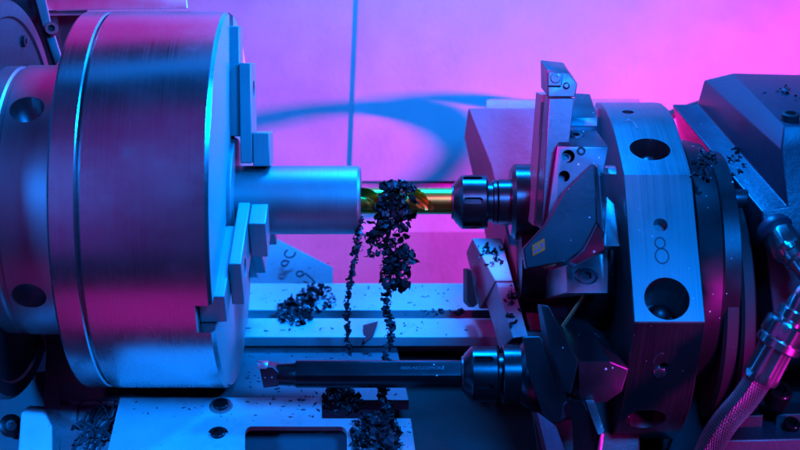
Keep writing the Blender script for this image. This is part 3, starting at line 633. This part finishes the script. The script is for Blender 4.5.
def chip(parent, p, s, name='chip', tilt=None):
    o = bpy.data.objects.new(name, random.choice(CM)); C.objects.link(o); o.parent = parent
    o.location = tw(p)-parent.location
    o.rotation_euler = tuple(random.uniform(0, 6.28) for _ in range(3)) if tilt is None else (random.uniform(-.5, .5)+tilt, random.uniform(-.5, .5), random.uniform(0, 6.28))
    o.scale = (s*random.choice((.6, .8, 1, 1, 1.2, 1.45)),)*3; return o
nest = thing('chip_nest', 'dark nest of curled chips hanging from the drill', 'metal chips', W(395, 288, 10))
for i in range(360):
    t = random.random(); py = 183+t*104
    hw = (17 if t < .12 else 19 if t < .4 else 20-7*max(0, (t-.75)/.25)); cx = 393+ (3 if t < .2 else 0) + 2*sin(t*9) - (6 if .45 < t < .7 else 0)*0.6
    a = random.uniform(0, 2*pi); rr = math.sqrt(random.random())
    px = cx+hw*rr*cos(a); z = 4+20*rr*sin(a)
    if py < 214 and abs(z) < 12: z = random.choice((15, 17, -14))+random.uniform(-3, 5)
    if t > .35 and random.random() < .3: continue
    chip(nest, W(px, py, z), random.uniform(.55, 1.05))
def strand(label, pts, n, w, s0):
    t = thing('chip_strand', label, 'metal chips', W(*pts[-1]), 'hanging chip strands'); sp = spline([W(*p) for p in pts], 12)
    rb = random.Random(len(label)); g = G(); vs = []; tw_ = 0.0; N_ = len(sp)
    for k, q in enumerate(sp):
        tw_ += rb.uniform(.1, 1.1); ww = w*rb.uniform(.6, 1.35); d = Vector((cos(tw_), .25*sin(tw_*1.7), sin(tw_))); off = Vector((rb.uniform(-1, 1), 0, rb.uniform(-1, 1)))*w*.35
        vs += [q+off-d*ww, q+off+Vector((-d.z, 0, d.x))*ww*.45, q+off+d*ww]
    vs += [v+Vector((.3, .3, .6)) for v in vs]; M3 = 3*N_; fs = []
    for k in range(N_-1):
        for e in (0, 1):
            a_ = 3*k+e; fs += [(a_, a_+1, a_+4, a_+3), (M3+a_, M3+a_+3, M3+a_+4, M3+a_+1)]
        fs += [(3*k, 3*k+3, M3+3*k+3, M3+3*k), (3*k+2, M3+3*k+2, M3+3*k+5, 3*k+5)]
    g.add(vs, fs); ob('ribbon', g, 'chip2', t, smooth=30)
    for i in range(n):
        q = sp[int(i/n*(len(sp)-1))]; chip(t, q+Vector((random.uniform(-w, w), random.uniform(-2, 2), random.uniform(-w, w))), random.uniform(.6, 1)*s0)
strand('thin chip strand hanging beneath the end of the workpiece', [(359, 216, 22), (358, 240, 14), (353, 268, 5), (348, 295, -10), (347, 325, -40), (350, 356, -85)], 120, 3.2, .5)
strand('chip strand trailing below the chip nest towards the boring bar', [(388, 286, 5), (386, 305, 5), (391, 330, 0), (386, 355, -5), (390, 372, -5)], 90, 4.2, .55)
strand('chip strand continuing below the boring bar to the cover panel', [(384, 380, 0), (383, 396, 4), (388, 412, 10), (390, 430, 22), (386, 456, 50)], 100, 4.8, .58)
def pile(name_label, cx, cy, wx, wy, zf, n, s0, hgt=8):
    t = thing('chip_pile', name_label, 'metal chips', W(cx, cy, zf(cy)), 'piles of chips')
    for i in range(n):
        a = random.uniform(0, 2*pi); rr = random.random()**.7; px = cx+wx*rr*cos(a); py = cy+wy*rr*sin(a)
        h = random.random()*hgt*(1-rr)+2; p = W(px, py, zf(py)); p = p+Vector((0, .866*h, .5*h)); chip(t, p, s0*random.uniform(.7, 1.2))
zway = lambda py: -225+(py-283)*2.11 if py < 312 else -138+(py-318)*2.0
pile('loose pile of chips on the rear way under the workpiece', 318, 299, 19, 12, zway, 60, .68)
pile('small heap of chips bridging the slot between the ways', 294, 313, 20, 13, zway, 90, .7)
pile('dark heap of chips on the apron below the boring bar', 341, 403, 20, 15, lambda py: -20+(py-397)*.9, 120, .6, 12)
pile('largest heap of chips at the bottom edge beside the pocket', 376, 438, 25, 24, lambda py: -6+(py-397)*1.1, 240, .65, 20)
pile('few chips caught on the top of the way wiper', 491, 255, 15, 14, lambda py: -75+(py-238)*1.2, 22, .5, 3)
pile('chips lying along the narrow wiper strip', 512, 308, 8, 22, lambda py: -22+(py-281)*.95, 22, .45, 2)
pile('short chips on the front way near the wiper', 440, 314, 26, 3, lambda py: -140, 16, .5, 4)
pile('chips stuck on the turret collar next to the housing ledge', 703, 168, 14, 17, lambda py: 92, 26, .7, 12)
pile('chips scattered over the housing ledge', 735, 165, 12, 14, lambda py: -120+(py-104)*1.75+4, 12, .6, 3)
pile('pale chips scattered on top of the housing', 786, 96, 22, 12, lambda py: -120+(py-76)*3.6, 18, .55, 3)
# single long curls on the guide plate behind the ways
gp = put(ob('guide_plate', G().loft([(200, 235, -262), (270, 235, -262), (333, 267, -240), (333, 285, -228), (200, 285, -228)], [(200, 240, -285), (270, 240, -285), (333, 272, -262), (333, 290, -250), (200, 290, -250)]), 'wall', bevel=1), 'pale angled guide plate behind the rear way', 'guide plate')
def curl(label, cx, cy, z, turns, r, ln, ang):
    pts = []
    for k in range(int(14*turns)+2):
        a = k/14*2*pi; t = k/(14*turns)
        pts.append(W(cx + cos(ang)*ln*t + r*cos(a)*.8, cy + sin(ang)*ln*t + r*sin(a)*.6, z+2+1.5*sin(a)))
    return put(ob('chip_curl', G().tube(pts, 1.1, 6), 'chip'), label, 'metal chip')
curl('hooked long chip lying on the guide plate', 289, 252, -236, .6, 8, 3, .6)
curl('looped chip lying at the lower edge of the guide plate', 299, 274, -226, 1.2, 4.2, 2, -.3)
curl('small faint ring chip on the left of the guide plate', 284, 263, -232, .9, 4.6, 2, .2)
put(ob('straight_chip', G().tube([W(305, 273, -228), W(310, 277, -227), W(315, 282, -225)], 1, 6), 'chip'), 'short straight chip at the guide plate edge', 'metal chip')
put(ob('sheet_offcut', G().loft([(363, 325, -112), (378, 321, -122), (373, 336, -98), (364, 343, -96)], [(363, 326, -116), (378, 322, -126), (373, 337, -102), (364, 344, -100)]), 'red', bevel=.3), 'small red offcut wedged against the front way', 'offcut')
# fine swarf that nobody could count
def scatter(name, label, spots):
    bm = bmesh.new()
    for (x0, y0, x1, y1, zf, n, s0) in spots:
        for _ in range(n):
            px, py = random.uniform(x0, x1), random.uniform(y0, y1); s = s0*random.uniform(.5, 1.6)
            p = W(px, py, zf(py)+.8); a = random.uniform(0, 6.28)
            u = Vector((cos(a), sin(a)*.6, -sin(a)*.5)); v = Vector((-sin(a), cos(a)*.6, -cos(a)*.5)); n_ = u.cross(v)
            if n_.z < 0: n_ = -n_
            q = [p-u*s*1.8, p+v*s*.7*random.uniform(.5, 1.2), p+u*s*1.8*random.uniform(.5, 1), p-v*s*.7]
            vs = [bm.verts.new(tw(w_)) for w_ in q]+[bm.verts.new(tw(p+n_*s*.8))]
            for i in range(4): bm.faces.new((vs[i], vs[(i+1) % 4], vs[4]))
    me = bpy.data.meshes.new(name); bm.to_mesh(me); bm.free()
    return put(finish(name, me, 'chip', None, 0), label, 'swarf', None, 'stuff')
scatter('fine_swarf', 'fine dark swarf scattered over bed and panels', [
  (124, 400, 240, 446, zc, 46, 1.3), (240, 398, 320, 424, zc, 26, 1.5), (345, 420, 412, 448, zc, 40, 1.4), (232, 328, 335, 346, lambda p: -112, 90, 1.3), (230, 286, 470, 308, zway, 60, 1.1),
  (400, 312, 470, 336, lambda p: zway(max(318, p)), 16, 1.2), (245, 345, 400, 398, lambda p: -117+(p-344)*1.75, 110, 1.2), (205, 240, 330, 280, lambda p: -232, 24, .9)])
